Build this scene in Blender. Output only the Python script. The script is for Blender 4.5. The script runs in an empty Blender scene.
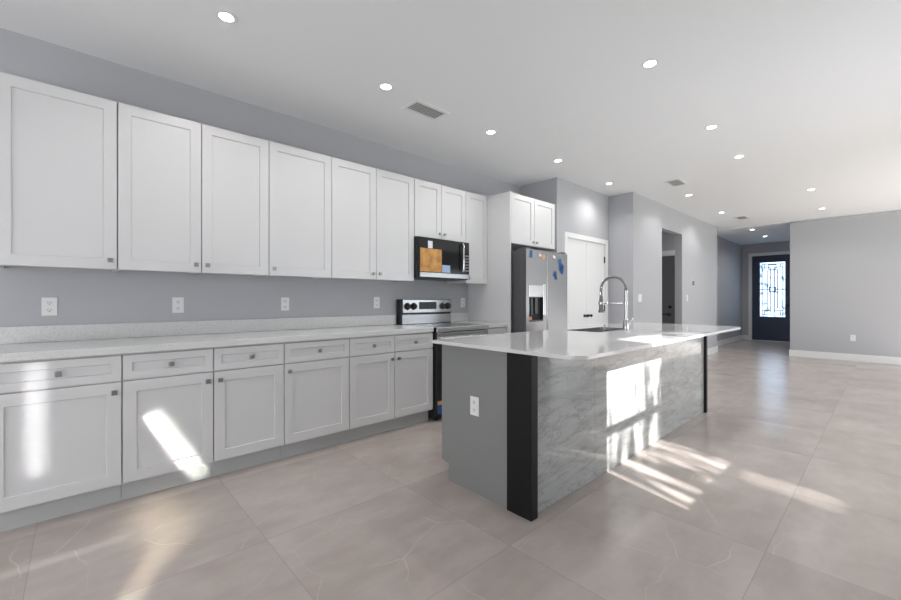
import bpy, bmesh, math, random
from mathutils import Vector, Matrix
random.seed(7)
C = bpy.context.scene
COL = C.collection
R = math.radians

# ------------------------------------------------------------------ camera
cam_d = bpy.data.cameras.new('camera'); cam = bpy.data.objects.new('camera', cam_d); COL.objects.link(cam)
FPX = 403.9
cam_d.sensor_width = 36; cam_d.lens = FPX * 36 / 901
cam_d.shift_y = -0.4 / 901; cam_d.clip_start = 0.02; cam_d.clip_end = 200
TH = math.atan2(888.25 - 450.5, FPX)
cam.location = (0, 0, 1.1816)
cam.rotation_euler = (R(90), 0, TH - R(90))
C.camera = cam

# ------------------------------------------------------------------ view
C.view_settings.view_transform = 'Standard'; C.view_settings.look = 'None'
C.view_settings.gamma = 1.0; C.view_settings.use_curve_mapping = False
C.view_settings.exposure = -0.03

# ------------------------------------------------------------------ world, sun, added daylight lamps
w = bpy.data.worlds.new('sky'); C.world = w; w.use_nodes = True
bg = w.node_tree.nodes['Background']; bg.inputs[0].default_value = (.75, .86, 1, 1); bg.inputs[1].default_value = 1.5
SUN = Vector((0.29, 1.0, -0.62)).normalized()
sd = bpy.data.lights.new('sun', 'SUN'); sd.energy = 23; sd.angle = R(.55); sd.color = (1, .99, .975)
sun = bpy.data.objects.new('sun', sd); COL.objects.link(sun)
sun.rotation_euler = SUN.to_track_quat('-Z', 'Y').to_euler(); sun.location = (1, -6, 5)

def area(name, loc, direction, sx, sy, power, color=(1, 1, 1), spread=180, roll=0):
    d = bpy.data.lights.new(name, 'AREA'); d.shape = 'RECTANGLE'; d.size = sx; d.size_y = sy
    d.energy = power; d.color = color; d.spread = R(spread)
    o = bpy.data.objects.new(name, d); COL.objects.link(o); o.location = loc
    q = Vector(direction).to_track_quat('-Z', 'Y')
    o.rotation_euler = (q.to_matrix() @ Matrix.Rotation(R(roll), 3, 'Z')).to_euler()
    return o
# added area lamps just inside the unseen windows, standing in for their daylight
area('window_daylight', (-2.9, 1.3, 1.25), (1, 0, .5), 3.2, 2.1, 46, (.97, .98, 1))
area('window_daylight', (-1.7, -.93, 1.3), (0, 1, .6), 1.8, 2.0, 24, (.97, .98, 1))
area('window_daylight', (4.2, -.93, 1.3), (0, 1, .6), 1.8, 2.0, 24, (.97, .98, 1))
area('window_daylight', (8.5, -3.69, 1.2), (0, 1, .4), 4.6, 2.1, 88, (.90, .95, 1))
# added narrow lamps that throw light streaks, standing in for reflected sun
def glint(src, dst, sx, sy, power, color, roll=0, spread=1.0):
    area('window_glint', src, Vector(dst) - Vector(src), sx, sy, power, color, spread, roll)
glint((-1.1, -.93, 1.55), (.445, 2.983, .28), .085, .46, .32, (1, .98, .92), 30)
glint((-1.5, -.93, 1.6), (-.162, 2.983, .56), .07, .55, .10, (1, 1, 1), 0)
glint((-1.2, -.93, 1.9), (.33, 2.62, 0), .16, .38, .3, (1, .95, .72), 55, 3)
glint((-1.3, -.93, 1.9), (.2, 2.15, 0), .05, .3, .1, (1, .95, .75), 0, 2)
glint((2.3, -.93, 2.1), (3.25, .42, 0), .2, .42, .22, (1, .98, .95), 32, 2)  # added floor streak, standing in for sun bounced off the marble
DOWN_W = 22.0

# ------------------------------------------------------------------ helpers
def tag(o, label, cat, group=None, kind=None):
    if label: o['label'] = label
    if cat: o['category'] = cat
    if group: o['group'] = group
    if kind: o['kind'] = kind
    return o
def thing(name, label, cat, loc=(0, 0, 0), group=None):
    o = bpy.data.objects.new(name, None); COL.objects.link(o); o.location = loc; o.empty_display_size = .1
    return tag(o, label, cat, group)
def link(name, bm, mat, parent=None, smooth=False, loc=None):
    bmesh.ops.recalc_face_normals(bm, faces=bm.faces[:])
    me = bpy.data.meshes.new(name); bm.to_mesh(me); bm.free()
    for m in (mat if isinstance(mat, (list, tuple)) else [mat]): me.materials.append(m)
    if smooth:
        for p in me.polygons: p.use_smooth = True
        try: me.set_sharp_from_angle(angle=R(38))
        except Exception: pass
    o = bpy.data.objects.new(name, me); COL.objects.link(o)
    if parent: o.parent = parent
    if loc: o.location = loc
    return o
def bx(bm, x0, x1, y0, y1, z0, z1, bev=0, mi=0):
    r = bmesh.ops.create_cube(bm, size=1)
    vs = r['verts']
    for v in vs:
        v.co = Vector(((x0 + x1) / 2 + v.co.x * (x1 - x0), (y0 + y1) / 2 + v.co.y * (y1 - y0), (z0 + z1) / 2 + v.co.z * (z1 - z0)))
    fs = list({f for v in vs for f in v.link_faces})
    if bev:
        es = list({e for f in fs for e in f.edges})
        rr = bmesh.ops.bevel(bm, geom=es, offset=bev, segments=2, profile=.5, affect='EDGES')
        fs = rr['faces']
        fs = list({f for v in rr['verts'] for f in v.link_faces})
    for f in fs: f.material_index = mi
    return fs
def box(name, a, mat, parent=None, bev=0, loc=None):
    bm = bmesh.new(); bx(bm, *a, bev=bev); return link(name, bm, mat, parent, loc=loc)
def boxes(name, lst, mat, parent=None, bev=0):
    bm = bmesh.new()
    for a in lst: bx(bm, *a, bev=bev)
    return link(name, bm, mat, parent)
def cyl(bm, p0, p1, r0, r1=None, seg=20, caps=True):
    return tube(bm, [p0, p1], [r0, r0 if r1 is None else r1], seg, caps)
def tube(bm, pts, rad, seg=12, caps=True):
    pts = [Vector(p) for p in pts]
    if not isinstance(rad, (list, tuple)): rad = [rad] * len(pts)
    t0 = (pts[1] - pts[0]).normalized()
    up = Vector((0, 0, 1)) if abs(t0.z) < .9 else Vector((1, 0, 0))
    n = t0.cross(up).normalized(); rings = []
    for i, p in enumerate(pts):
        t = (pts[min(i + 1, len(pts) - 1)] - pts[max(i - 1, 0)])
        t = t.normalized() if t.length > 1e-9 else t0
        n = (n - t * n.dot(t)).normalized(); b = t.cross(n)
        rings.append([bm.verts.new(p + (n * math.cos(2 * math.pi * k / seg) + b * math.sin(2 * math.pi * k / seg)) * rad[i]) for k in range(seg)])
    for a, b in zip(rings, rings[1:]):
        for k in range(seg): bm.faces.new((a[k], a[(k + 1) % seg], b[(k + 1) % seg], b[k]))
    if caps:
        bm.faces.new(rings[0]); bm.faces.new(rings[-1][::-1])
def lathe(bm, prof, axis_o=(0, 0, 0), seg=28, caps=True):
    rings = []
    for r, z in prof:
        rings.append([bm.verts.new(Vector(axis_o) + Vector((max(r, 1e-4) * math.cos(2 * math.pi * k / seg), max(r, 1e-4) * math.sin(2 * math.pi * k / seg), z))) for k in range(seg)])
    for a, b in zip(rings, rings[1:]):
        for k in range(seg): bm.faces.new((a[k], a[(k + 1) % seg], b[(k + 1) % seg], b[k]))
    if caps: bm.faces.new(rings[0]); bm.faces.new(rings[-1])
def round_rect(x0, x1, y0, y1, r, n=8):
    out = []; q = r if isinstance(r, (tuple, list)) else (r,) * 4
    for cx, cy, a0, r in ((x1 - q[0], y1 - q[0], 0, q[0]), (x0 + q[1], y1 - q[1], 90, q[1]), (x0 + q[2], y0 + q[2], 180, q[2]), (x1 - q[3], y0 + q[3], 270, q[3])):
        for k in range(n + 1):
            a = R(a0 + 90 * k / n); out.append((cx + r * math.cos(a), cy + r * math.sin(a)))
    return out
def slab(bm, outer, holes, z0, z1, bev=0):
    edges = []
    for lp in [outer] + holes:
        vs = [bm.verts.new((x, y, z0)) for x, y in lp]
        edges += [bm.edges.new((vs[i], vs[(i + 1) % len(vs)])) for i in range(len(vs))]
    bmesh.ops.triangle_fill(bm, edges=edges, use_beauty=True)
    r = bmesh.ops.extrude_face_region(bm, geom=bm.faces[:])
    for v in r['geom']:
        if isinstance(v, bmesh.types.BMVert): v.co.z = z1
def shaker(w, h, t=.02, stile=.062, rec=.009, x=0, z=0, y=0):
    """door, lower left corner at (x, z), back at y, front at y-t"""
    bm = bmesh.new()
    fs = bx(bm, x, x + w, y - t, y, z, z + h, bev=.0012)
    f = max((f for f in bm.faces if f.normal.y < -.9 or abs(f.calc_center_median().y - (y - t)) < 1e-4), key=lambda f: f.calc_area())
    bmesh.ops.inset_region(bm, faces=[f], thickness=stile, use_even_offset=True)
    bmesh.ops.inset_region(bm, faces=[f], thickness=.004, depth=-rec if False else 0)
    c = [v for v in f.verts]
    for v in c: v.co.y += rec
    return bm

# ------------------------------------------------------------------ materials
def mat(name, color, rough=.5, metal=0, spec=.5, emit=None, es=0, coat=0):
    m = bpy.data.materials.new(name); m.use_nodes = True
    b = m.node_tree.nodes['Principled BSDF']
    b.inputs['Base Color'].default_value = (*color, 1); b.inputs['Roughness'].default_value = rough
    b.inputs['Metallic'].default_value = metal; b.inputs['Specular IOR Level'].default_value = spec
    if coat: b.inputs['Coat Weight'].default_value = coat; b.inputs['Coat Roughness'].default_value = .05
    if emit: b.inputs['Emission Color'].default_value = (*emit, 1); b.inputs['Emission Strength'].default_value = es
    return m
class NT:
    def __init__(s, m): s.t = m.node_tree; s.b = s.t.nodes['Principled BSDF']
    def n(s, typ, **k):
        o = s.t.nodes.new(typ)
        for a, v in k.items():
            if hasattr(o, a) and a not in o.inputs: setattr(o, a, v)
            else: o.inputs[a].default_value = v
        return o
    def l(s, a, b): s.t.links.new(a, b)
    def ramp(s, fac, stops):
        r = s.t.nodes.new('ShaderNodeValToRGB')
        e = r.color_ramp.elements
        while len(e) < len(stops): e.new(.5)
        for i, (p, c) in enumerate(stops): e[i].position = p; e[i].color = (*c, 1) if isinstance(c, tuple) else (c, c, c, 1)
        s.l(fac, r.inputs[0]); return r.outputs[0]
    def math(s, op, a, b=None, c=None):
        o = s.t.nodes.new('ShaderNodeMath'); o.operation = op
        for i, v in enumerate((a, b, c)):
            if v is None: continue
            if isinstance(v, (int, float)): o.inputs[i].default_value = v
            else: s.l(v, o.inputs[i])
        return o.outputs[0]
    def mix(s, f, a, b, mode='MIX'):
        o = s.t.nodes.new('ShaderNodeMix'); o.data_type = 'RGBA'; o.blend_type = mode
        for i, v in ((0, f), (6, a), (7, b)):
            if isinstance(v, (int, float)): o.inputs[i].default_value = v
            elif isinstance(v, tuple): o.inputs[i].default_value = (*v, 1)
            else: s.l(v, o.inputs[i])
        return o.outputs[2]
    def pos(s):
        return s.t.nodes.new('ShaderNodeNewGeometry').outputs['Position']

def paint(name, col, rough, bump=.02, scale=220):
    m = mat(name, col, rough); t = NT(m)
    no = t.n('ShaderNodeTexNoise', Scale=scale, Detail=2.0); t.l(t.pos(), no.inputs['Vector'])
    bp = t.n('ShaderNodeBump', Strength=bump, Distance=.002); t.l(no.outputs[0], bp.inputs['Height']); t.l(bp.outputs[0], t.b.inputs['Normal'])
    return m
M_WALL = paint('wall_paint', (.45, .455, .478), .62, .05)
M_CEIL = paint('ceiling_paint', (.85, .855, .865), .7, .08, 160)
M_TRIM = mat('white_trim', (.80, .80, .80), .35)
M_CAB = mat('white_cabinet_lacquer', (.67, .67, .675), .24)
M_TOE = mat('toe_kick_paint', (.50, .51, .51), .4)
M_GREY = mat('grey_island_paint', (.235, .238, .236), .4)
M_BLACK = mat('black_steel', (.006, .006, .007), .5, spec=.3)
M_BLK_GLASS = mat('black_glass', (.004, .005, .006), .07, spec=.3)
M_BLK_PL = mat('black_plastic', (.015, .015, .016), .4)
M_STEEL = mat('brushed_stainless', (.36, .36, .365), .27, 1)
M_STEEL_L = mat('bright_stainless', (.72, .72, .72), .2, 1)
M_FRSIDE = mat('dark_grey_enamel', (.09, .09, .095), .4)
M_CHROME = mat('chrome', (.50, .50, .49), .2, 1)
M_PEWTER = mat('pewter', (.40, .39, .38), .28, 1)
M_GREYV = mat('vent_grey', (.55, .55, .55), .5)
M_PLATE = mat('white_plastic', (.82, .82, .82), .35)
M_DARK = mat('dark_void', (.02, .02, .02), .7)
M_NAVY = mat('navy_door_paint', (.03, .043, .08), .35)
M_CHARDOOR = mat('charcoal_door_paint', (.115, .116, .122), .45)
M_CARD = mat('brown_cardboard', (.50, .25, .075), .75)
M_TEAL = mat('teal_film', (.03, .25, .25), .4)
M_BLUE = mat('blue_tape', (.02, .10, .30), .5)
M_ORANGE = mat('orange_tape', (.70, .36, .18), .5)
M_PAPER = mat('white_paper', (.75, .77, .80), .5)
M_PALEBLUE = mat('pale_blue_label', (.33, .45, .66), .5)
M_LAMP = mat('lamp_lens', (1, 1, 1), .5, emit=(1, .97, .93), es=14)
M_LEAF = mat('leaf_green', (.05, .11, .03), .5)
M_BARK = mat('bark', (.12, .08, .05), .8)
M_LAWN = mat('lawn', (.10, .16, .05), .8)
M_GLOW = mat('daylit_window_shade', (.9, .9, .9), .6, emit=(.93, .97, 1), es=1.2)  # added glowing sheets that stand in for daylit windows

# cardboard grain
t = NT(M_CARD)
wv = t.n('ShaderNodeTexNoise', Scale=14.0, Detail=3.0); t.l(t.pos(), wv.inputs['Vector'])
t.l(t.ramp(wv.outputs[0], [(.35, (.42, .19, .05)), (.5, (.52, .27, .08)), (.65, (.60, .34, .12))]), t.b.inputs['Base Color'])

# floor tile
M_FLOOR = mat('taupe_porcelain_tile', (.36, .33, .31), .22); t = NT(M_FLOOR)
p = t.pos(); sp = t.n('ShaderNodeSeparateXYZ'); t.l(p, sp.inputs[0])
TS = .842
def cell(out, off):
    u = t.math('DIVIDE', t.math('SUBTRACT', out, off), TS); return t.math('FRACT', u), t.math('FLOOR', u)
fx, ix = cell(sp.outputs[0], .683 - TS * 20); fy, iy = cell(sp.outputs[1], .39 - TS * 20)
def edge(f): return t.math('MINIMUM', f, t.math('SUBTRACT', 1.0, f))
ed = t.math('MINIMUM', edge(fx), edge(fy))
grout = t.math('LESS_THAN', ed, .0015)
idv = t.n('ShaderNodeCombineXYZ'); t.l(ix, idv.inputs[0]); t.l(iy, idv.inputs[1])
wn = t.n('ShaderNodeTexWhiteNoise'); t.l(idv.outputs[0], wn.inputs['Vector'])
off = t.n('ShaderNodeVectorMath', operation='SCALE'); t.l(wn.outputs['Color'], off.inputs[0]); off.inputs['Scale'].default_value = 30
pv = t.n('ShaderNodeVectorMath', operation='ADD'); t.l(p, pv.inputs[0]); t.l(off.outputs[0], pv.inputs[1])
n1 = t.n('ShaderNodeTexNoise', Scale=1.8, Detail=4.0, Roughness=.55); t.l(pv.outputs[0], n1.inputs['Vector'])
base = t.ramp(n1.outputs[0], [(.15, (.35, .295, .262)), (.5, (.475, .415, .38)), (.85, (.60, .54, .50))])
ms = t.n('ShaderNodeMapping'); t.l(pv.outputs[0], ms.inputs[0]); ms.inputs['Rotation'].default_value = (0, 0, R(25)); ms.inputs['Scale'].default_value = (4, 9, 1)
nf = t.n('ShaderNodeTexNoise', Scale=1.0, Detail=5.0, Roughness=.6); t.l(ms.outputs[0], nf.inputs['Vector'])
base = t.mix(.30, base, t.ramp(nf.outputs[0], [(.25, (.36, .307, .277)), (.75, (.585, .52, .48))]))
dn = t.n('ShaderNodeTexNoise', Scale=2.0, Detail=3.0, Roughness=.45); t.l(pv.outputs[0], dn.inputs['Vector'])
dv = t.n('ShaderNodeVectorMath', operation='MULTIPLY_ADD'); t.l(dn.outputs['Color'], dv.inputs[0]); dv.inputs[1].default_value = (.32, .32, .0); t.l(pv.outputs[0], dv.inputs[2])
vo = t.n('ShaderNodeTexVoronoi', feature='DISTANCE_TO_EDGE', voronoi_dimensions='2D', Scale=1.9); t.l(dv.outputs[0], vo.inputs['Vector'])
vein = t.math('SUBTRACT', 1.0, t.math('MINIMUM', 1.0, t.math('MULTIPLY', vo.outputs[0], 140.0)))
n3 = t.n('ShaderNodeTexNoise', Scale=2.7, Detail=2.0); t.l(pv.outputs[0], n3.inputs['Vector'])
vmask = t.math('MULTIPLY', vein, t.math('MULTIPLY', t.ramp(n3.outputs[0], [(.42, 0.0), (.62, 1.0)]), .55))
colr = t.mix(vmask, base, (.66, .60, .54))
val = t.math('ADD', .95, t.math('MULTIPLY', wn.outputs[0], .10))
hs = t.n('ShaderNodeHueSaturation'); t.l(colr, hs.inputs['Color']); t.l(val, hs.inputs['Value'])
t.l(t.mix(grout, hs.outputs[0], (.34, .295, .27)), t.b.inputs['Base Color'])
t.b.inputs['Roughness'].default_value = .24
bp = t.n('ShaderNodeBump', Strength=.25, Distance=.002); t.l(t.math('SUBTRACT', 1.0, grout), bp.inputs['Height']); t.l(bp.outputs[0], t.b.inputs['Normal'])

# quartz worktops
def quartz(name, col, speck, amount, rough):
    m = mat(name, col, rough); t = NT(m)
    v = t.n('ShaderNodeTexNoise', Scale=170.0, Detail=3.0, Roughness=.7); t.l(t.pos(), v.inputs['Vector'])
    c1 = t.ramp(v.outputs[0], [(.36, speck), (.36 + amount, col)]); t.l(c1, t.b.inputs['Base Color']); return m
M_QUARTZ = quartz('speckled_white_quartz', (.70, .70, .69), (.54, .54, .54), .12, .2)
M_QUARTZ2 = quartz('polished_white_quartz', (.70, .70, .695), (.60, .60, .60), .1, .07)

# grey marble
M_STONE = mat('grey_marble', (.5, .5, .5), .045); t = NT(M_STONE)
mp = t.n('ShaderNodeMapping'); t.l(t.pos(), mp.inputs[0]); mp.inputs['Rotation'].default_value = (0, R(56), 0); mp.inputs['Scale'].default_value = (.9, 1.0, 4.2)
a1 = t.n('ShaderNodeTexNoise', Scale=2.4, Detail=9.0, Roughness=.66, Distortion=1.3); t.l(mp.outputs[0], a1.inputs['Vector'])
a2 = t.n('ShaderNodeTexNoise', Scale=1.5, Detail=6.0, Roughness=.6, Distortion=2.0); t.l(mp.outputs[0], a2.inputs['Vector'])
cc = t.ramp(a1.outputs[0], [(.28, (.27, .275, .27)), (.42, (.37, .38, .375)), (.58, (.44, .45, .445)), (.78, (.56, .565, .56))])
vn = t.math('SUBTRACT', 1.0, t.math('MINIMUM', 1.0, t.math('MULTIPLY', t.math('ABSOLUTE', t.math('SUBTRACT', a2.outputs[0], .5)), 45.0)))
t.l(t.mix(t.math('MULTIPLY', vn, .55), cc, (.22, .225, .215)), t.b.inputs['Base Color'])

def clear_glass(name):
    m = bpy.data.materials.new(name); m.use_nodes = True; nt = m.node_tree; nt.nodes.clear()
    o = nt.nodes.new('ShaderNodeOutputMaterial'); mx = nt.nodes.new('ShaderNodeMixShader'); tr = nt.nodes.new('ShaderNodeBsdfTransparent'); g = nt.nodes.new('ShaderNodeBsdfGlossy')
    g.inputs['Roughness'].default_value = .02; mx.inputs[0].default_value = .06
    nt.links.new(tr.outputs[0], mx.inputs[1]); nt.links.new(g.outputs[0], mx.inputs[2]); nt.links.new(mx.outputs[0], o.inputs[0]); return m
M_GLASS = clear_glass('clear_glass')
# front-door decorative glass: sky light outside is put into its emission
M_DGLASS = mat('textured_door_glass', (.7, .8, .9), .2, emit=(.70, .85, 1), es=1.0); t = NT(M_DGLASS)
no = t.n('ShaderNodeTexNoise', Scale=7.0, Detail=3.0); t.l(t.pos(), no.inputs['Vector'])
t.l(t.ramp(no.outputs[0], [(.36, (.10, .16, .22)), (.45, (.45, .65, .95)), (.6, (.56, .76, 1.0))]), t.b.inputs['Emission Color'])
t.b.inputs['Emission Strength'].default_value = 2.7

# ------------------------------------------------------------------ structure
CZ = 2.8144; WY = 3.6128; HZ = 2.806
def struct(name, lst, m, label, cat):
    o = boxes(name, lst, m); return tag(o, label, cat, kind='structure')
struct('floor', [(-3.1, 14.8, -1.12, 4.4, -.1, 0), (5.38, 14.8, -3.88, -1.12, -.1, 0)], M_FLOOR, 'taupe stone-look porcelain tile floor', 'floor')
struct('ceiling', [(-3.1, 10.95, -1.12, 4.4, CZ, CZ + .12), (5.38, 10.95, -3.88, -1.12, CZ, CZ + .12)], M_CEIL, 'flat white ceiling with recessed lights', 'ceiling')
struct('ceiling_hall', [(10.951, 14.7, -1.12, 4.4, HZ, CZ + .12)], M_CEIL, 'lower white ceiling of the entry hall', 'ceiling')
struct('wall_kitchen', [(-3.1, 6.18, WY, WY + .12, 0, CZ)], M_WALL, 'long grey wall behind the cabinet run', 'wall')
struct('wall_niche', [(4.70, 4.82, 3.12, WY, 0, CZ), (4.70, 4.94, 3.0, 3.12, 0, CZ), (4.94, 6.06, 3.0, 3.12, 2.052, CZ), (6.06, 6.185, 3.0, 3.12, 0, CZ)], M_WALL, 'grey wall around the white pantry doors', 'wall')
struct('wall_jog', [(6.186, 6.305, 2.741, WY + .12, 0, CZ)], M_WALL, 'short grey wall right of the pantry doors', 'wall')
struct('wall_corridor', [(6.186, 7.33, 2.62, 2.74, 0, CZ), (7.33, 8.32, 2.62, 2.74, 2.405, CZ), (8.32, 10.6, 2.62, 2.74, 0, CZ)], M_WALL, 'grey wall with the tall doorway opening', 'wall')
struct('wall_corner', [(10.48, 10.6, 2.741, 3.07, 0, CZ)], M_WALL, 'return of the corridor wall', 'wall')
struct('wall_hall', [(10.601, 14.5, 2.95, 3.07, 0, CZ - .03)], M_WALL, 'left wall of the entry hall', 'wall')
struct('wall_end', [(14.5, 14.62, 2.715, 3.07, 0, HZ), (14.5, 14.62, 1.775, 2.715, 2.455, HZ), (14.5, 14.62, 1.27, 1.775, 0, HZ)], M_WALL, 'end wall around the front door', 'wall')
struct('wall_right', [(10.95, 11.07, -3.76, 1.394, 0, CZ - .03), (11.07, 14.5, 1.274, 1.394, 0, HZ)], M_WALL, 'plain grey wall at the right', 'wall')
struct('wall_vestibule', [(8.321, 8.44, 2.741, 2.746, 0, CZ), (8.321, 8.44, 2.746, 3.585, 2.045, CZ), (8.321, 8.44, 3.585, 4.3, 0, CZ),
                          (7.0, 8.44, 4.3, 4.4, 0, CZ), (6.9, 7.0, 2.741, 4.3, 0, CZ)], M_WALL, 'walls of the small space beyond the doorway', 'wall')
# back wall (behind the camera) with the sun window and two added glowing windows; side wall with an added sliding door
WX0, WX1, WZ0, WZ1 = 1.945, 2.997, 1.09, 2.39
def wall_y(y0, y1, X0, X1, ops):
    out = []; x = X0
    for a, b, z0, z1 in ops:
        out.append((x, a, y0, y1, 0, CZ)); out.append((a, b, y0, y1, z1, CZ))
        if z0 > 0: out.append((a, b, y0, y1, 0, z0))
        x = b
    out.append((x, X1, y0, y1, 0, CZ)); return out
struct('wall_back', wall_y(-1.12, -1.0, -3.1, 5.5, [(-2.6, -.8, .3, 2.3), (WX0, WX1, WZ0, WZ1), (3.3, 5.1, .3, 2.3)]) + [(5.38, 5.5, -3.76, -1.12, 0, CZ)] + wall_y(-3.88, -3.76, 5.38, 11.07, [(5.8, 10.7, 0, 2.3)]), M_WALL, 'grey window wall behind the viewer', 'wall')
struct('wall_side', [(-3.1, -3.0, -1.0, -.4, 0, CZ), (-3.1, -3.0, -.4, 3.0, 2.3, CZ), (-3.1, -3.0, 3.0, WY, 0, CZ)], M_WALL, 'grey wall with a wide shaded opening', 'wall')
def window(n, x0, x1, z0, z1, glow_shade):
    F = .03
    o = boxes('window_%d' % n, [(x0, x0 + F, -1.09, -1.03, z0, z1), (x1 - F, x1, -1.09, -1.03, z0, z1), (x0, x1, -1.09, -1.03, z0, z0 + F), (x0, x1, -1.09, -1.03, z1 - F, z1),
               (x0, x1, -1.085, -1.035, (z0 + z1) / 2 - .022, (z0 + z1) / 2 + .022)], M_TRIM)
    tag(o, 'white framed window behind the viewer', 'window', kind='structure')
    bm = bmesh.new(); bx(bm, x0 + F, x1 - F, -1.062, -1.058, z0 + F, z1 - F); link('pane', bm, M_GLASS, o)
    if glow_shade:
        bm = bmesh.new(); bx(bm, x0 + F, x1 - F, -1.10, -1.095, z0 + F, z1 - F); link('shade', bm, M_GLOW, o)
window(1, WX0, WX1, WZ0, WZ1, False); window(2, -2.6, -.8, .3, 2.3, True); window(3, 3.3, 5.1, .3, 2.3, True)  # the pair with glowing sheets is added for fill light
o = boxes('window_4', [(5.8, 5.86, -3.85, -3.79, 0, 2.3), (10.64, 10.7, -3.85, -3.79, 0, 2.3), (8.2, 8.3, -3.85, -3.79, 0, 2.3), (5.8, 10.7, -3.85, -3.79, 2.24, 2.3), (5.8, 10.7, -3.85, -3.79, 0, .05)], M_TRIM)
tag(o, 'wide sliding glass door behind the viewer in the living area', 'window', kind='structure')
bm = bmesh.new(); bx(bm, 5.86, 10.64, -3.822, -3.818, .05, 2.24); link('pane', bm, M_GLASS, o)
o = boxes('window_5', [(-3.08, -3.02, -.4, -.34, 0, 2.3), (-3.08, -3.02, 2.94, 3.0, 0, 2.3), (-3.08, -3.02, 1.27, 1.33, 0, 2.3), (-3.08, -3.02, -.4, 3.0, 2.24, 2.3), (-3.08, -3.02, -.4, 3.0, 0, .06)], M_TRIM)
tag(o, 'wide sliding glass door left of the viewer', 'window', kind='structure')  # unseen door added for fill light, backed by a glowing sheet
bm = bmesh.new(); bx(bm, -3.052, -3.048, -.34, 2.94, .06, 2.24); link('pane', bm, M_GLASS, o)
bm = bmesh.new(); bx(bm, -3.095, -3.09, -.34, 2.94, .06, 2.24); link('shade', bm, M_GLOW, o)

# baseboards
BH, BT = .135, .015
def board(side, lst): tag(boxes('baseboard_' + side, lst, M_TRIM, bev=.003), 'white baseboard', 'baseboard', kind='structure')
board('right', [(10.95 - BT, 10.95, -3.76, 1.394 + BT, 0, BH), (10.95, 14.48, 1.394, 1.394 + BT, 0, BH)])
board('corridor', [(6.19, 7.33, 2.62 - BT, 2.62, 0, BH), (8.32, 10.6 + BT, 2.62 - BT, 2.62, 0, BH), (10.6, 10.6 + BT, 2.62, 2.95, 0, BH)])
board('jog', [(6.185 - BT, 6.185, 2.62 - BT, 2.985, 0, BH)])
board('hall', [(10.62, 14.48, 2.95 - BT, 2.95, 0, BH)])
board('end', [(14.5 - BT, 14.5, 2.79, 2.935, 0, BH)])

# ---- front door
def fr(y0, y1, z0, z1, xf=14.5): return (xf, xf + .05, y0, y1, z0, z1)
DY0, DY1 = 1.785, 2.705
d1 = boxes('door_1', [(14.52, 14.57, DY0, 1.925, .005, 2.445), (14.52, 14.57, 2.55, DY1, .005, 2.445), (14.52, 14.57, 1.925, 2.55, .005, .665), (14.52, 14.57, 1.925, 2.55, 2.275, 2.445)], M_NAVY)
tag(d1, 'tall navy front door with patterned glass at the end of the hall', 'door', kind='structure')
bm = bmesh.new(); bx(bm, 14.54, 14.55, 1.925, 2.55, .665, 2.275); link('glass', bm, M_DGLASS, d1)
gl = M_BLK_PL; bm = bmesh.new(); X0, X1 = 14.532, 14.54
gy0, gy1, gz0, gz1 = 1.945, 2.53, .685, 2.255; GW, GH = gy1 - gy0, gz1 - gz0
def seg(u0, v0, u1, v1, th=.020):
    a0, a1 = sorted((gy1 - u0 * GW, gy1 - u1 * GW)); b0, b1 = sorted((gz0 + v0 * GH, gz0 + v1 * GH))
    bx(bm, X0, X1, a0 - th / 2, a1 + th / 2, b0 - th / 2, b1 + th / 2)
for s in [(.1, .04, .1, .96), (.9, .04, .9, .96), (.1, .96, .9, .96), (.1, .04, .9, .04), (.42, .08, .42, .9), (.58, .08, .58, .9), (.3, .16, .3, .86), (.7, .16, .7, .86),
          (0, .5, .38, .5), (.62, .5, 1, .5), (.38, .46, .62, .46), (.38, .54, .62, .54), (.38, .46, .38, .54), (.62, .46, .62, .54), (.1, .12, .42, .12), (.58, .12, .9, .12), (.1, .9, .38, .9), (.62, .9, .9, .9),
          (.36, .86, .64, .86), (.36, .95, .64, .95), (.36, .86, .36, .95), (.64, .86, .64, .95), (0, .0, 0, 1), (1, 0, 1, 1), (0, 0, 1, 0), (0, 1, 1, 1), (.2, .04, .2, .12), (.8, .04, .8, .12), (.2, .9, .2, .96), (.8, .9, .8, .96)]: seg(*s)
link('leading', bm, mat('lead_came', (.09, .10, .11), .4, .6), d1)
boxes('glass_frame', [(14.508, 14.52, 1.905, 1.945, .645, 2.295), (14.508, 14.52, 2.53, 2.57, .645, 2.295), (14.508, 14.52, 1.945, 2.53, .645, .685), (14.508, 14.52, 1.945, 2.53, 2.255, 2.295)], M_NAVY, d1, bev=.004)
for y0 in (1.93, 2.27):
    boxes('panel', [(14.506, 14.52, y0, y0 + .26, .25, .275), (14.506, 14.52, y0, y0 + .26, .495, .52), (14.506, 14.52, y0, y0 + .025, .275, .495), (14.506, 14.52, y0 + .235, y0 + .26, .275, .495), (14.511, 14.52, y0 + .055, y0 + .205, .305, .465)], M_NAVY, d1, bev=.004)
bm = bmesh.new(); cyl(bm, (14.52, 1.835, 1.02), (14.47, 1.835, 1.02), .028); cyl(bm, (14.47, 1.835, 1.02), (14.465, 1.95, 1.02), .012); link('door_handle', bm, M_BLACK, d1, True)
bm = bmesh.new(); cyl(bm, (14.52, 1.835, 1.2), (14.495, 1.835, 1.2), .032); link('deadbolt', bm, M_BLACK, d1, True)
tag(boxes('trim_1', [(14.482, 14.5, 2.715, 2.785, 0, 2.53), (14.482, 14.5, 1.705, 1.775, 0, 2.53), (14.482, 14.5, 1.775, 2.715, 2.455, 2.53),
    (14.5, 14.57, 2.706, 2.7149, 0, 2.454), (14.5, 14.57, 1.7751, 1.784, 0, 2.454), (14.5, 14.57, 1.784, 2.706, 2.4455, 2.4549)], M_TRIM), 'white casing around the front door', 'trim', kind='structure')
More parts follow.
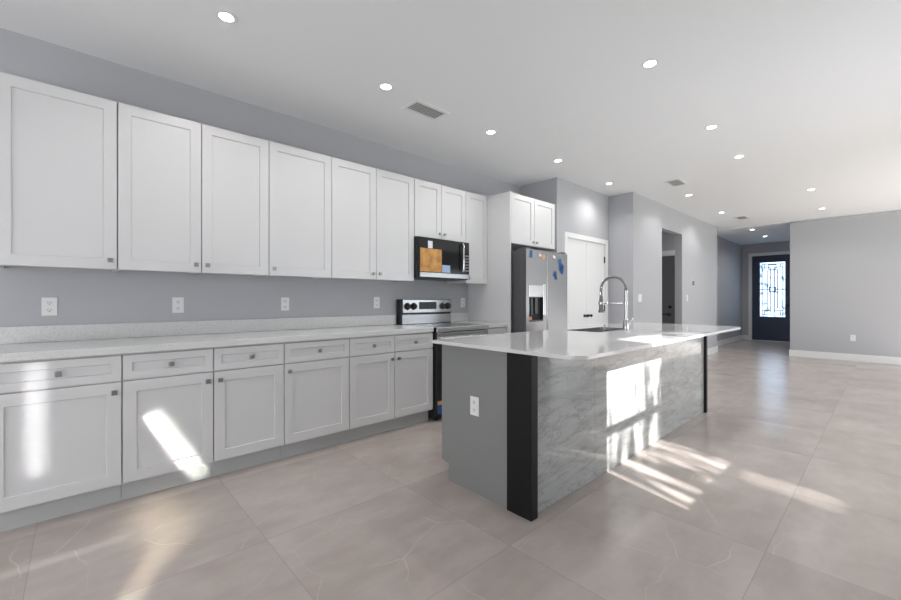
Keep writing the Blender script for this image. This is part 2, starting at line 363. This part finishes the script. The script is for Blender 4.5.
# ---- charcoal door in the doorway
d2 = box('door_2', (8.335, 8.375, 2.748, 3.56, .005, 2.02), M_CHARDOOR); tag(d2, 'charcoal door seen through the tall doorway', 'door', kind='structure')
bm = bmesh.new(); cyl(bm, (8.345, 2.83, .90), (8.30, 2.86, .90), .026); tube(bm, [(8.30, 2.83, .90), (8.292, 2.87, .90), (8.292, 3.0, .897)], [.011, .011, .008]); link('door_handle', bm, M_BLACK, d2, True)
bm = bmesh.new(); cyl(bm, (8.345, 2.83, 1.04), (8.318, 2.83, 1.04), .03); link('deadbolt', bm, M_BLACK, d2, True)
tag(boxes('trim_2', [(8.30, 8.321, 2.745, 3.66, 2.045, 2.12), (8.30, 8.321, 3.585, 3.66, 0, 2.045), (8.321, 8.40, 3.562, 3.5849, 0, 2.044), (8.321, 8.40, 2.747, 3.562, 2.022, 2.0449)], M_TRIM), 'white casing around the charcoal door', 'trim', kind='structure')
# ---- pantry double door
d3 = box('door_3', (4.955, 5.499, 3.012, 3.047, .008, 2.035), M_TRIM); d4 = box('door_4', (5.503, 6.045, 3.012, 3.047, .008, 2.035), M_TRIM)
tag(d3, 'left leaf of the white pantry double door', 'door', kind='structure'); tag(d4, 'right leaf of the white pantry double door', 'door', kind='structure')
def black_knob(x, parent):
    bm = bmesh.new(); prof = [(.024, 0), (.024, .005), (.009, .008), (.009, .026), (.018, .032), (.023, .044), (.018, .056), (.004, .06)]
    lathe(bm, prof); o = link('knob', bm, M_BLACK, parent, True); o.location = (x, 3.012, .945); o.rotation_euler = (R(90), 0, 0)
black_knob(5.44, d3); black_knob(5.565, d4)
for z in (1.80, 1.05, .25):
    bm = bmesh.new(); bx(bm, 6.038, 6.058, 3.004, 3.012, z - .05, z + .05); cyl(bm, (6.049, 3.004, z - .05), (6.049, 3.004, z + .05), .006, seg=10); link('hinge', bm, M_BLACK, d4)
tag(boxes('trim_3', [(4.875, 4.945, 2.985, 3.0, 0, 2.112), (6.055, 6.125, 2.985, 3.0, 0, 2.112), (4.945, 6.055, 2.985, 3.0, 2.042, 2.112), (4.941, 4.953, 3.0, 3.1, 0, 2.051), (6.047, 6.0595, 3.0, 3.1, 0, 2.051), (4.953, 6.047, 3.0, 3.1, 2.037, 2.0515)], M_TRIM, bev=.002), 'white casing around the pantry doors', 'trim', kind='structure')

# ------------------------------------------------------------------ cabinets
FB = .61                                  # base carcass depth
knob_bm = bmesh.new()
cyl(knob_bm, (0, 0, 0), (0, -.016, 0), .007, .006, 12)
bx(knob_bm, -.0145, .0145, -.028, -.015, -.0145, .0145, bev=.004)
KNOB = bpy.data.meshes.new('square_knob'); knob_bm.to_mesh(KNOB); knob_bm.free(); KNOB.materials.append(M_PEWTER)
def knob(parent, x, y, z):
    o = bpy.data.objects.new('knob', KNOB); COL.objects.link(o); o.parent = parent; o.location = (x, y, z)
G = .0018
def front(kind, root, x0, x1, z0, z1, yb, kx=None, kz=None, stile=.062):
    bm = shaker(x1 - x0 - 2 * G, z1 - z0 - 2 * G, .02, stile, .009, x0 + G, z0 + G, yb)
    o = link(kind, bm, M_CAB, root)
    if kx is not None: knob(o, kx, yb - .02, kz)
    return o
def base_cabinet(x0, x1, label, hand):
    W = x1 - x0 - .001; root = thing('base_cabinet', label, 'cabinet', (x0, WY - .001, 0), 'white base cabinets along the kitchen wall')
    box('body', (0.0005, W, -FB, 0, .115, .8705), M_CAB, root)
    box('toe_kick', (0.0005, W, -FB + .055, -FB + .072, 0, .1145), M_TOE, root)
    n = 2 if hand == 'pair' else 1; yb = -FB - .0005
    for k in range(n):
        a, b = W * k / n + .001, W * (k + 1) / n - .001
        front('drawer', root, a, b, .716, .862, yb, (a + b) / 2, .789, .042)
        kx = b - .034 if (hand == 'r' or (hand == 'pair' and k == 0)) else a + .034
        front('door', root, a, b, .124, .711, yb, kx, .655)
    return root
X = [-.338, .187, .651, 1.105, 1.630, 2.523]
base_cabinet(X[0], X[1], 'white base cabinet at the far left edge with a drawer over a door', 'r')
base_cabinet(X[1], X[2], 'second white base cabinet from the left, sunlit streak across its door', 'r')
base_cabinet(X[2], X[3], 'third white base cabinet from the left, door knob at its upper left', 'l')
base_cabinet(X[3], X[4], 'fourth white base cabinet from the left, single drawer, next to the double-door one', 'l')
base_cabinet(X[4], X[5], 'wide white base cabinet with two drawers and two doors left of the range', 'pair')
base_cabinet(3.274, 3.632, 'narrow white base cabinet between range and refrigerator panel', 'l')
def wall_cabinet(x0, x1, z0, z1, label, hand, depth=.311, y=WY - .001, gz=.055, name='wall_cabinet', group='white wall cabinets above the worktop'):
    W = x1 - x0 - .001; root = thing(name, label, 'cabinet', (x0, y, z0), group); H = z1 - z0
    bm = bmesh.new(); bx(bm, .0005, W, -depth, 0, .018, H)
    for a in ((.0005, .016), (W - .016, W)): bx(bm, a[0], a[1], -depth, 0, 0, .018)
    bx(bm, .016, W - .016, -depth, -depth + .016, 0, .018)
    link('body', bm, M_CAB, root)
    n = 2 if hand == 'pair' else 1; yb = -depth - .0005
    for k in range(n):
        a, b = W * k / n + .001, W * (k + 1) / n - .001
        kx = b - .034 if (hand == 'r' or (hand == 'pair' and k == 0)) else a + .034
        front('door', root, a, b, .0, H, yb, kx, gz)
    return root
UT, UB = 2.424, 1.37
U = [-.338, .1835, .641, 1.0985, 1.623, 2.524]
wall_cabinet(U[0], U[1], UB, UT, 'large white wall cabinet at the far left edge of the upper row', 'r')
wall_cabinet(U[1], U[2], UB, UT, 'second white wall cabinet from the left, knob at its lower right', 'r')
wall_cabinet(U[2], U[3], UB, UT, 'third white wall cabinet from the left, knob at its lower left', 'l')
wall_cabinet(U[3], U[4], UB, UT, 'fourth white wall cabinet from the left, next to the tall double-door one', 'l')
wall_cabinet(U[4], U[5], UB, UT, 'tall two-door white wall cabinet directly left of the microwave', 'pair')
wall_cabinet(2.526, 3.266, 1.832, UT, 'short two-door white wall cabinet above the microwave', 'pair')
wall_cabinet(3.268, 3.632, UB, UT, 'narrow tall white wall cabinet right of the microwave', 'l')
tag(box('side_panel', (3.634, 3.656, 2.935, WY - .001, 0, UT), M_CAB, bev=.001), 'tall white end panel between the narrow cabinets and the refrigerator', 'panel')
wall_cabinet(3.658, 4.555, 1.832, 2.418, 'two-door white cabinet above the refrigerator', 'pair', .655, WY - .001, .045, 'refrigerator_cabinet', None)

# worktops along the wall
for x0, x1, lb, lb2 in ((-.345, 2.516, 'long speckled white quartz worktop on the base cabinets left of the range', 'long low white quartz backsplash strip left of the range'), (3.276, 3.632, 'short white quartz worktop right of the range', 'short low white quartz backsplash strip right of the range')):
    tag(box('worktop', (x0, x1, WY - .648, WY - .001, .8715, .914), M_QUARTZ, bev=.003), lb, 'worktop')
    tag(box('backsplash', (x0, x1, WY - .022, WY - .001, .9145, 1.018), M_QUARTZ, bev=.002), lb2, 'backsplash')

# ------------------------------------------------------------------ range
rg = thing('range', 'freestanding stainless range with black glass cooktop under the microwave', 'stove', (2.533, WY - .003, 0))
RW = .738; RF = -.665
box('body', (0, RW, RF + .03, -.02, .02, .895), M_BLK_PL, rg)
box('cooktop', (-.001, RW + .001, RF + .005, -.075, .8955, .912), M_BLK_GLASS, rg, bev=.003)
box('cooktop_trim', (0, RW, RF - .012, RF + .0045, .865, .913), M_STEEL_L, rg, bev=.004)
M_BURN = mat('burner_marking', (.06, .06, .065), .3)
for x, y, r in ((.2, -.5, .10), (.55, -.5, .08), (.2, -.22, .075), (.55, -.22, .10)):
    for rr_ in (r,):
        bm = bmesh.new(); lathe(bm, [(rr_, .9122), (rr_ + .004, .9122), (rr_ + .004, .9126), (rr_, .9126), (rr_, .9122)], (x, y, 0), 36, False)
    link('burner_ring', bm, M_BURN, rg)
bgd = boxes('backguard', [(0, RW, -.07, -.0, .9, 1.185)], M_BLK_PL, rg, bev=.006)
box('control_panel', (.022, RW - .004, -.088, -.0705, 1.035, 1.182), M_STEEL, rg, bev=.004)
box('backguard_trim', (.022, RW - .004, -.078, -.0705, .914, 1.017), M_STEEL, rg, bev=.002)
box('display', (.245, .495, -.0915, -.0885, 1.075, 1.155), M_BLK_PL, rg, bev=.001)
for x in (.082, .168, .588, .668):
    bm = bmesh.new(); lathe(bm, [(.034, 0), (.034, .008), (.028, .012), (.025, .034), (.020, .036), (.002, .036)]); bx(bm, -.005, .005, -.024, .024, .034, .044)
    lathe(bm, [(.040, -.0004), (.040, .0014), (.0339, .0014), (.0339, -.0004), (.040, -.0004)], caps=False)
    k = link('knob', bm, M_BLK_PL, rg, True); k.location = (x, -.0885, 1.108); k.rotation_euler = (R(90), 0, 0)
dr = box('oven_door', (.004, RW - .004, RF - .005, RF + .0295, .235, .862), M_BLK_PL, rg, bev=.006)
box('window', (.09, RW - .09, RF - .007, RF - .0045, .33, .66), M_BLK_GLASS, dr)
box('door_trim', (.006, RW - .006, RF - .009, RF - .0045, .76, .855), M_STEEL_L, dr, bev=.002)
bm = bmesh.new(); tube(bm, [(.05, RF - .045, .80), (RW - .05, RF - .045, .80)], .012, 14)
for x in (.07, RW - .07): bx(bm, x - .012, x + .012, RF - .045, RF - .008, .79, .81)
link('handle', bm, M_STEEL_L, dr, True)
dw = box('drawer', (.004, RW - .004, RF - .005, RF + .0295, .06, .228), M_BLK_PL, rg, bev=.006)
tag(box('sticker', (.012, .085, RF - .0075, RF - .0055, .165, .20), M_ORANGE, dw), 'orange sticker', None)
tag(box('sticker', (.012, .085, RF - .0075, RF - .0055, .075, .163), M_BLUE, dw), 'blue sticker', None)
for x in (.05, RW - .05):
    for y in (RF + .08, -.08):
        bm = bmesh.new(); cyl(bm, (x, y, 0), (x, y, .021), .018, seg=12); link('foot', bm, M_BLK_PL, rg)

# ------------------------------------------------------------------ microwave
mw = thing('microwave', 'black over-the-range microwave with a brown cardboard sheet taped on its door', 'microwave', (2.529, WY - .002, 1.405))
MW, MF, MH = .734, -.362, .422
box('body', (0, MW, MF, 0, 0, MH), M_BLK_PL, mw, bev=.004)
md = box('door', (.003, .625, MF - .03, MF - .0005, .062, MH - .003), M_BLK_GLASS, mw, bev=.004)
box('control_panel', (.628, MW - .003, MF - .028, MF - .0005, .062, MH - .003), M_BLK_GLASS, mw, bev=.004)
box('bottom_trim', (.02, MW - .003, MF - .034, MF - .0005, .008, .059), M_STEEL, mw, bev=.003)
bm = bmesh.new(); tube(bm, [(.61, MF - .05, .085), (.61, MF - .062, .11), (.61, MF - .062, .375), (.61, MF - .05, .395)], .010, 12)
for z in (.09, .39): bx(bm, .602, .618, MF - .05, MF - .028, z - .008, z + .008)
link('handle', bm, M_STEEL_L, md, True)
tag(box('cardboard_sheet', (.02, .31, MF - .034, MF - .0305, .065, .305), M_CARD, md), 'brown cardboard sheet', None)
tag(box('sticker', (.318, .435, MF - .0325, MF - .0305, .066, .145), M_PALEBLUE, md), 'pale blue sticker', None)
tag(box('sticker', (.125, .185, MF - .0325, MF - .0305, .31, .385), M_PAPER, md), 'white paper tag', None)
bm = bmesh.new()
for r in range(6):
    for c in range(3): bx(bm, .64 + c * .03, .660 + c * .03, MF - .0295, MF - .0278, .09 + r * .033, .11 + r * .033)
link('keypad', bm, mat('keypad_grey', (.25, .25, .26), .4), mw)
boxes('vent_grille', [(.03, MW - .03, MF + .04 + k * .025, MF + .05 + k * .025, -.004, .0005) for k in range(8)], M_FRSIDE, mw)

# ------------------------------------------------------------------ refrigerator
fg = thing('refrigerator', 'stainless side-by-side refrigerator with bits of blue tape on its doors', 'refrigerator', (3.69, 2.75, 0))
FW, FH = .862, 1.755
box('body', (.004, FW - .004, .075, .80, .03, FH - .012), M_FRSIDE, fg, bev=.004)
SE = .402
ld = thing_door = None
def fridge_door(name, x0, x1, cut=None):
    bm = bmesh.new()
    if not cut: bx(bm, x0, x1, 0, .07, .06, FH, bev=.008)
    else:
        a, b, z0, z1 = cut
        for q in ((x0, a, 0, .07, .06, FH), (b, x1, 0, .07, .06, FH), (a, b, 0, .07, .06, z0), (a, b, 0, .07, z1, FH), (a, b, .055, .07, z0, z1)): bx(bm, *q)
    return link(name, bm, M_STEEL, fg)
DC = (.055, .330, .93, 1.21)
ld = fridge_door('door', .0, SE, DC); rd = fridge_door('door', SE + .008, FW)
boxes('door_edge', [(-.0015, -.0002, .004, .068, .064, FH - .004)], M_FRSIDE, ld)
boxes('pocket_handle', [(SE + .0005, SE + .0075, .006, .06, .3, 1.6)], M_DARK, ld)
boxes('dispenser_panel', [(.057, .33, -.006, .054, 1.215, 1.345), (.331, .385, -.004, -.0002, 1.0, 1.36)], M_STEEL_L, ld, bev=.002)
dp = box('dispenser', (.0555, .3295, .044, .0545, .932, 1.208), M_DARK, ld)
boxes('paddle', [(.12, .15, .02, .043, 1.0, 1.2), (.2, .25, .02, .043, 1.02, 1.2)], M_FRSIDE, dp)
tag(box('sticker', (.06, .115, .036, .0435, 1.05, 1.2), M_TEAL, dp), 'teal sticker', None)
tag(box('sticker', (.075, .15, .03, .0352, .947, .985), M_ORANGE, dp), 'orange sticker', None)
box('drip_tray', (.058, .328, .004, .043, .932, .945), M_FRSIDE, dp)
def tape(parent, m, lb, x, z, w, h, rot):
    bm = bmesh.new(); bx(bm, -w / 2, w / 2, -.002, 0, -h / 2, h / 2)
    o = link('tape', bm, m, parent); o.location = (x, -.0005, z); o.rotation_euler = (0, R(rot), 0); tag(o, lb, None)
tape(ld, M_BLUE, 'blue tape', .09, 1.70, .05, .08, 2); tape(ld, M_ORANGE, 'orange tape', .335, 1.685, .06, .05, -30)
tape(ld, M_PAPER, 'white tape', .27, 1.70, .05, .03, 20)
tape(rd, M_PAPER, 'white tape', .56, 1.70, .05, .03, 12)
tape(rd, M_BLUE, 'blue tape', .69, 1.61, .07, .15, -8); tape(rd, M_BLUE, 'blue tape', .73, 1.56, .07, .12, 14); tape(rd, M_BLUE, 'blue tape', .57, 1.49, .06, .07, 35); tape(rd, M_BLUE, 'blue tape', .59, 1.455, .05, .06, -20)
box('grille', (.01, FW - .01, .03, .075, .005, .055), M_BLK_PL, fg)
for x in (.06, FW - .06): box('hinge_cap', (x - .045, x + .045, .01, .14, FH - .0115, FH + .018), M_FRSIDE, fg, bev=.004)
for x in (.08, FW - .08):
    for y in (.15, .72):
        bm = bmesh.new(); cyl(bm, (x, y, 0), (x, y, .031), .02, seg=12); link('foot', bm, M_BLK_PL, fg)

# ------------------------------------------------------------------ island
IS = thing('kitchen_island', 'grey kitchen island with marble back and black end posts', 'island', (1.77, 1.285, 0))
def I(x0, x1, y0, y1, z0, z1): return (x0 - 1.77, x1 - 1.77, y0 - 1.285, y1 - 1.285, z0, z1)
IZ = .8935
boxes('body', [I(1.801, 1.82, 1.336, 1.999, .115, IZ), I(4.795, 4.813, 1.336, 1.999, .115, IZ), I(1.82, 4.795, 1.336, 1.352, .115, IZ), I(1.82, 4.795, 1.352, 1.999, .115, .135), I(1.82, 4.795, 1.966, 1.999, .82, IZ)] + [I(x, x + .02, 1.352, 1.966, .135, IZ) for x in (2.4, 3.02, 3.9)], M_GREY, IS)
bm = bmesh.new()
prof = [(1.4545, 0), (1.9485, 0), (1.9485, .1145), (1.999, .1145), (1.999, IZ), (1.4545, IZ)]
vs = [[bm.verts.new((x - 1.77, y - 1.285, z)) for y, z in prof] for x in (1.785, 1.8005)]
bm.faces.new(vs[0]); bm.faces.new(vs[1][::-1])
for k in range(6): bm.faces.new((vs[0][k], vs[0][(k + 1) % 6], vs[1][(k + 1) % 6], vs[1][k]))
link('end_panel', bm, M_GREY, IS)
box('end_panel', I(4.8135, 4.829, 1.4545, 1.999, 0, IZ), M_GREY, IS)
box('toe_kick', I(1.801, 4.813, 1.89, 1.91, 0, .1145), M_GREY, IS)
nd = 6; ix0, ix1 = 1.783, 4.825
for k in range(nd):
    a = ix0 + (ix1 - ix0) * k / nd; b = ix0 + (ix1 - ix0) * (k + 1) / nd
    bm = shaker(b - a - .004, .76, .02, .062, .009, a - 1.77 + .002, .12, 0)
    for v in bm.verts: v.co.y = -v.co.y + 1.9995 - 1.285
    o = link('door', bm, M_GREY, IS)
    kk = bpy.data.objects.new('knob', KNOB); COL.objects.link(kk); kk.parent = o
    kk.location = ((b if k % 2 == 0 else a) - 1.77 + (-.04 if k % 2 == 0 else .04), 2.0196 - 1.285, .82); kk.rotation_euler = (0, 0, math.pi)
sp_ = tag(boxes('back_panel', [I(1.8312, 2.5, 1.31, 1.3355, .002, IZ), I(2.5015, 4.814, 1.31, 1.3355, .002, IZ)], M_STONE, IS), 'grey marble back panel', None)
for x, xb in ((1.77, 1.83), (4.815, 4.853)): tag(box('post', I(x, xb, 1.285, 1.4535, 0, IZ), M_BLACK, IS, bev=.003), 'black post', None)

# worktop with sink cut-out
SX0, SX1, SY0, SY1 = 3.13, 3.80, 1.60, 1.93
bm = bmesh.new(); slab(bm, round_rect(1.717, 4.858, .972, 2.05, (.03, .012, .09, .13), 8), [round_rect(SX0, SX1, SY0, SY1, .05, 6)], .8945, .914)
isw = link('worktop', bm, M_QUARTZ2); tag(isw, 'polished white quartz worktop with rounded corners on the island', 'worktop')
bv = isw.modifiers.new('bevel', 'BEVEL'); bv.width = .002; bv.segments = 2; bv.limit_method = 'ANGLE'; bv.angle_limit = R(60)
bm = bmesh.new()
L0 = round_rect(SX0 + .002, SX1 - .002, SY0 + .002, SY1 - .002, .048, 6); L1 = round_rect(SX0 + .012, SX1 - .012, SY0 + .012, SY1 - .012, .045, 6)
L2 = round_rect(SX0 + .03, SX1 - .03, SY0 + .03, SY1 - .03, .03, 6)
rings = [[bm.verts.new((x, y, z)) for x, y in L] for L, z in ((L0, .9125), (L1, .9125), (L1, .72), (L2, .70))]
outer = [[bm.verts.new((x, y, z)) for x, y in L] for L, z in ((L0, .9125), (L0, .69))]
for a, b in list(zip(rings, rings[1:])) + [tuple(outer)]:
    n = len(a)
    for k in range(n): bm.faces.new((a[k], a[(k + 1) % n], b[(k + 1) % n], b[k]))
bm.faces.new(rings[-1]); bm.faces.new(outer[1]); bmesh.ops.remove_doubles(bm, verts=bm.verts[:], dist=1e-5)
sk = link('sink', bm, M_STEEL_L, None, True); tag(sk, 'stainless undermount sink set into the island worktop', 'sink')
bm = bmesh.new(); lathe(bm, [(.045, 0), (.045, .003), (.03, .004), (.028, .001), (.002, .001)], (3.46, 1.77, .7005)); link('drain', bm, M_CHROME, sk, True)

# ------------------------------------------------------------------ faucet
fx_, fy_ = 3.475, 1.535
fc = thing('faucet', 'chrome spring pull-down faucet standing beside the island sink', 'faucet', (fx_, fy_, .914))
bm = bmesh.new(); lathe(bm, [(.03, 0.0005), (.03, .006), (.025, .010), (.025, .085), (.022, .09), (.0165, .094), (.0165, .10)]); link('base', bm, M_CHROME, fc, True)
bm = bmesh.new(); tube(bm, [(0, 0, .10), (0, 0, .33)], .0125, 16); lathe(bm, [(.016, .325), (.016, .345)]); link('riser', bm, M_CHROME, fc, True)
path = [Vector((0, 0, .345))]
AR = .112
for k in range(25):
    a = math.pi * k / 24; path.append(Vector((0, AR - AR * math.cos(a), .345 + .02 + AR * .9 * math.sin(a))))
path.append(Vector((0, 2 * AR, .33))); path.append(Vector((0, 2 * AR, .30)))
bm = bmesh.new(); tube(bm, path, .007, 10); link('hose', bm, M_BLK_PL, fc, True)
# spring coil around the hose
def resample(pts, n):
    ds = [0]
    for a, b in zip(pts, pts[1:]): ds.append(ds[-1] + (b - a).length)
    out = []; j = 0
    for k in range(n):
        s = ds[-1] * k / (n - 1)
        while j < len(ds) - 2 and ds[j + 1] < s: j += 1
        u = (s - ds[j]) / max(1e-9, ds[j + 1] - ds[j]); out.append(pts[j].lerp(pts[j + 1], u))
    return out
turns = 46; N = turns * 10
cl = resample(path, N); helix = []
for k, q in enumerate(cl):
    t_ = (cl[min(k + 1, N - 1)] - cl[max(k - 1, 0)]).normalized(); nx = Vector((1, 0, 0)); ny = t_.cross(nx)
    a = 2 * math.pi * turns * k / (N - 1); helix.append(q + (nx * math.cos(a) + ny * math.sin(a)) * .0125)
bm = bmesh.new(); tube(bm, helix, .0028, 6); link('spring', bm, M_CHROME, fc, True)
bm = bmesh.new(); lathe(bm, [(.014, .30), (.015, .27), (.018, .26), (.0185, .18), (.024, .165), (.024, .15), (.002, .15)], (0, 2 * AR, 0)); link('spray_head', bm, mat('dark_chrome', (.22, .22, .23), .25, 1), fc, True)
bm = bmesh.new(); tube(bm, [(0, .012, .235), (0, 2 * AR - .02, .235)], .005, 10)
lathe(bm, [(.0175, .222), (.0175, .248)]); lathe(bm, [(.024, .225), (.024, .245)], (0, 2 * AR, 0)); link('docking_arm', bm, M_CHROME, fc, True)
bm = bmesh.new(); tube(bm, [(.02, 0, .06), (.05, -.004, .062)], [.016, .016], 14); tube(bm, [(.042, -.003, .062), (.085, -.02, .095), (.10, -.026, .107)], [.006, .006, .0055], 10); link('handle', bm, M_CHROME, fc, True)

# ------------------------------------------------------------------ outlets, switches, thermostat
def plate(name, label, cat, loc, rot, gang=1, kind='outlet', group=None):
    root = thing(name, label, cat, loc, group); root.rotation_euler = (0, 0, rot)
    Wp = .072 if gang == 1 else .118
    box('cover_plate', (-Wp / 2, Wp / 2, -.006, -.0005, -.058, .058), M_PLATE, root, bev=.002)
    for g in range(gang):
        cx = (g - (gang - 1) / 2) * .046
        if kind == 'outlet':
            for z in (-.024, .024):
                s = box('socket', (cx - .017, cx + .017, -.0085, -.0055, z - .016, z + .016), M_PLATE, root, bev=.002)
                bm = bmesh.new(); bx(bm, cx - .008, cx - .0055, -.0092, -.0084, z - .003, z + .008); bx(bm, cx + .0055, cx + .008, -.0092, -.0084, z - .003, z + .008); cyl(bm, (cx, -.0092, z - .008), (cx, -.0084, z - .008), .003, seg=8); link('slot', bm, M_DARK, s)
        else: box('rocker', (cx - .0165, cx + .0165, -.0095, -.0055, -.033, .033), M_PLATE, root, bev=.002)
    return root
g = 'outlets above the kitchen backsplash'
plate('outlet', 'white outlet on the grey wall, leftmost of those above the backsplash', 'outlet', (-.132, WY, 1.137), 0, group=g)
plate('outlet', 'white outlet on the grey wall, second from the left above the backsplash', 'outlet', (.552, WY, 1.141), 0, group=g)
plate('outlet', 'white outlet on the grey wall, third from the left above the backsplash', 'outlet', (1.345, WY, 1.143), 0, group=g)
plate('outlet', 'white outlet on the grey wall just left of the range', 'outlet', (2.285, WY, 1.150), 0, group=g)
plate('outlet', 'white outlet on the grey wall just right of the range', 'outlet', (3.54, WY, 1.145), 0, group=g)
plate('outlet', 'white outlet on the grey end panel of the island', 'outlet', (1.785, 1.714, .531), R(-90))
plate('outlet', 'white outlet low on the plain right wall above the baseboard', 'outlet', (10.95, .459, .444), R(-90))
plate('light_switch', 'white double light switch on the corridor wall left of the tall doorway', 'switch', (6.42, 2.62, 1.206), 0, 2, 'switch')
plate('light_switch', 'small white light switch just right of the tall doorway', 'switch', (8.595, 2.62, 1.212), 0, 1, 'switch')
th = thing('thermostat', 'grey wall thermostat right of the tall doorway', 'thermostat', (8.947, 2.62, 1.51))
box('back_plate', (-.06, .06, -.006, -.0005, -.06, .06), M_PLATE, th, bev=.002); box('housing', (-.055, .02, -.026, -.0065, -.05, .045), mat('thermostat_grey', (.25, .25, .25), .4), th, bev=.004)

# ------------------------------------------------------------------ recessed lights
def downlight(x, y, z, label):
    root = thing('recessed_light', label, 'light', (x, y, z), 'recessed ceiling lights')
    bm = bmesh.new(); lathe(bm, [(.038, -.0035), (.054, -.005), (.057, -.003), (.057, -.0005), (.038, -.0005), (.038, -.0035)], caps=False); link('trim_ring', bm, M_TRIM, root, True)
    bm = bmesh.new(); lathe(bm, [(.0375, -.001), (.0375, -.004), (.0001, -.004)]); link('lens', bm, M_LAMP, root)
    d = bpy.data.lights.new('downlight_lamp', 'SPOT'); d.energy = DOWN_W; d.spot_size = R(150); d.spot_blend = .6; d.shadow_soft_size = .05; d.color = (1, .985, .97)
    l = bpy.data.objects.new('downlight_lamp', d); COL.objects.link(l); l.parent = root; l.location = (0, 0, -.02)
for x, y, lb in [
    (.63, 2.59, 'recessed light above the leftmost wall cabinets, first of the row along the cabinets'),
    (1.735, 2.61, 'recessed light left of the nearest ceiling vent, second of the row along the cabinets'),
    (2.958, 2.624, 'recessed light over the range side, third of the row along the cabinets'),
    (4.142, 2.629, 'recessed light in front of the refrigerator cabinet, fourth of the row along the cabinets'),
    (5.49, 2.663, 'recessed light right in front of the pantry doors'),
    (2.908, 1.117, 'recessed light over the island, nearest of the island row'),
    (4.406, 1.134, 'recessed light over the island, middle of the island row'),
    (5.545, 1.155, 'recessed light over the island, farthest of the island row'),
    (7.012, 2.109, 'recessed light outside the tall doorway, just past the second ceiling vent'),
    (8.868, 2.12, 'recessed light between the tall doorway and the farthest ceiling vent'),
    (7.991, .777, 'recessed light on the right of the ceiling, nearer of the two before the plain wall'),
    (9.803, .805, 'recessed light close to the plain right wall, farther of the two there')]:
    downlight(x, y, CZ, lb)
downlight(11.5, 2.14, HZ, 'recessed light in the entry hall ceiling, nearer of the two'); downlight(12.95, 2.15, HZ, 'recessed light in the entry hall ceiling, nearer the front door')

# ceiling vents
def vent(x, y, sx, sy, label):
    root = thing('ceiling_vent', label, 'vent', (x, y, CZ), 'ceiling vents')
    f = .025
    boxes('frame', [(-sx / 2, sx / 2, -sy / 2, -sy / 2 + f, -.01, -.0005), (-sx / 2, sx / 2, sy / 2 - f, sy / 2, -.01, -.0005), (-sx / 2, -sx / 2 + f, -sy / 2 + f, sy / 2 - f, -.01, -.0005), (sx / 2 - f, sx / 2, -sy / 2 + f, sy / 2 - f, -.01, -.0005)], M_TRIM, root)
    box('duct', (-sx / 2 + f, sx / 2 - f, -sy / 2 + f, sy / 2 - f, -.002, -.0005), M_DARK, root)
    bm = bmesh.new(); n = max(4, int((sy - 2 * f) / .022))
    for k in range(n):
        yy = -sy / 2 + f + (sy - 2 * f) * (k + .5) / n
        bx(bm, -sx / 2 + f, sx / 2 - f, yy - .006, yy + .006, -.008, -.005)
    link('louver', bm, M_GREYV, root)
vent(2.204, 2.699, .36, .2, 'white louvred ceiling vent nearest the wall cabinets')
vent(6.13, 2.007, .36, .2, 'small ceiling vent above the corridor near the pantry')
vent(9.708, 1.972, .36, .2, 'farthest ceiling vent, just before the entry hall')

# ------------------------------------------------------------------ outside: ground and the tree that dapples the sunlight
tag(box('ground', (-20, 20, -30, -4.0, -.3, -.15), M_LAWN), 'lawn outside the window', 'ground', kind='structure')
tr = thing('tree', 'tree outside the window', 'tree', (.6, -7.2, -.15)); tr['kind'] = 'stuff'
bm = bmesh.new(); tube(bm, [(0, 0, 0), (.05, 0, 2.6), (0, .05, 5.6)], [.12, .09, .05], 10); link('trunk', bm, M_BARK, tr, True)
bm = bmesh.new()
P0 = Vector((2.47, -1, 1.74))
for k in range(270):
    s = random.uniform(4.6, 7.4) / SUN.y
    u = random.uniform(-.6, .75); v = random.uniform(-.85, .9)
    if v > -.1 and u < -.05 and random.random() < .95: continue
    if v > .5 and random.random() < .35: continue
    c = P0 - SUN * s + Vector((u, 0, v)) - Vector((.6, -7.2, -.15))
    L = random.uniform(.15, .38); wd = random.uniform(.012, .028); a = random.gauss(0, .2); z = Vector((math.sin(a), random.uniform(-.3, .3), math.cos(a))).normalized(); x = z.cross(Vector((random.uniform(-.4, .4), 1, 0))).normalized()
    q = [bm.verts.new(c + d) for d in (z * L, x * wd, -z * L, -x * wd)]
    bm.faces.new(q)
o = link('foliage', bm, M_LEAF, tr); o['kind'] = 'stuff'
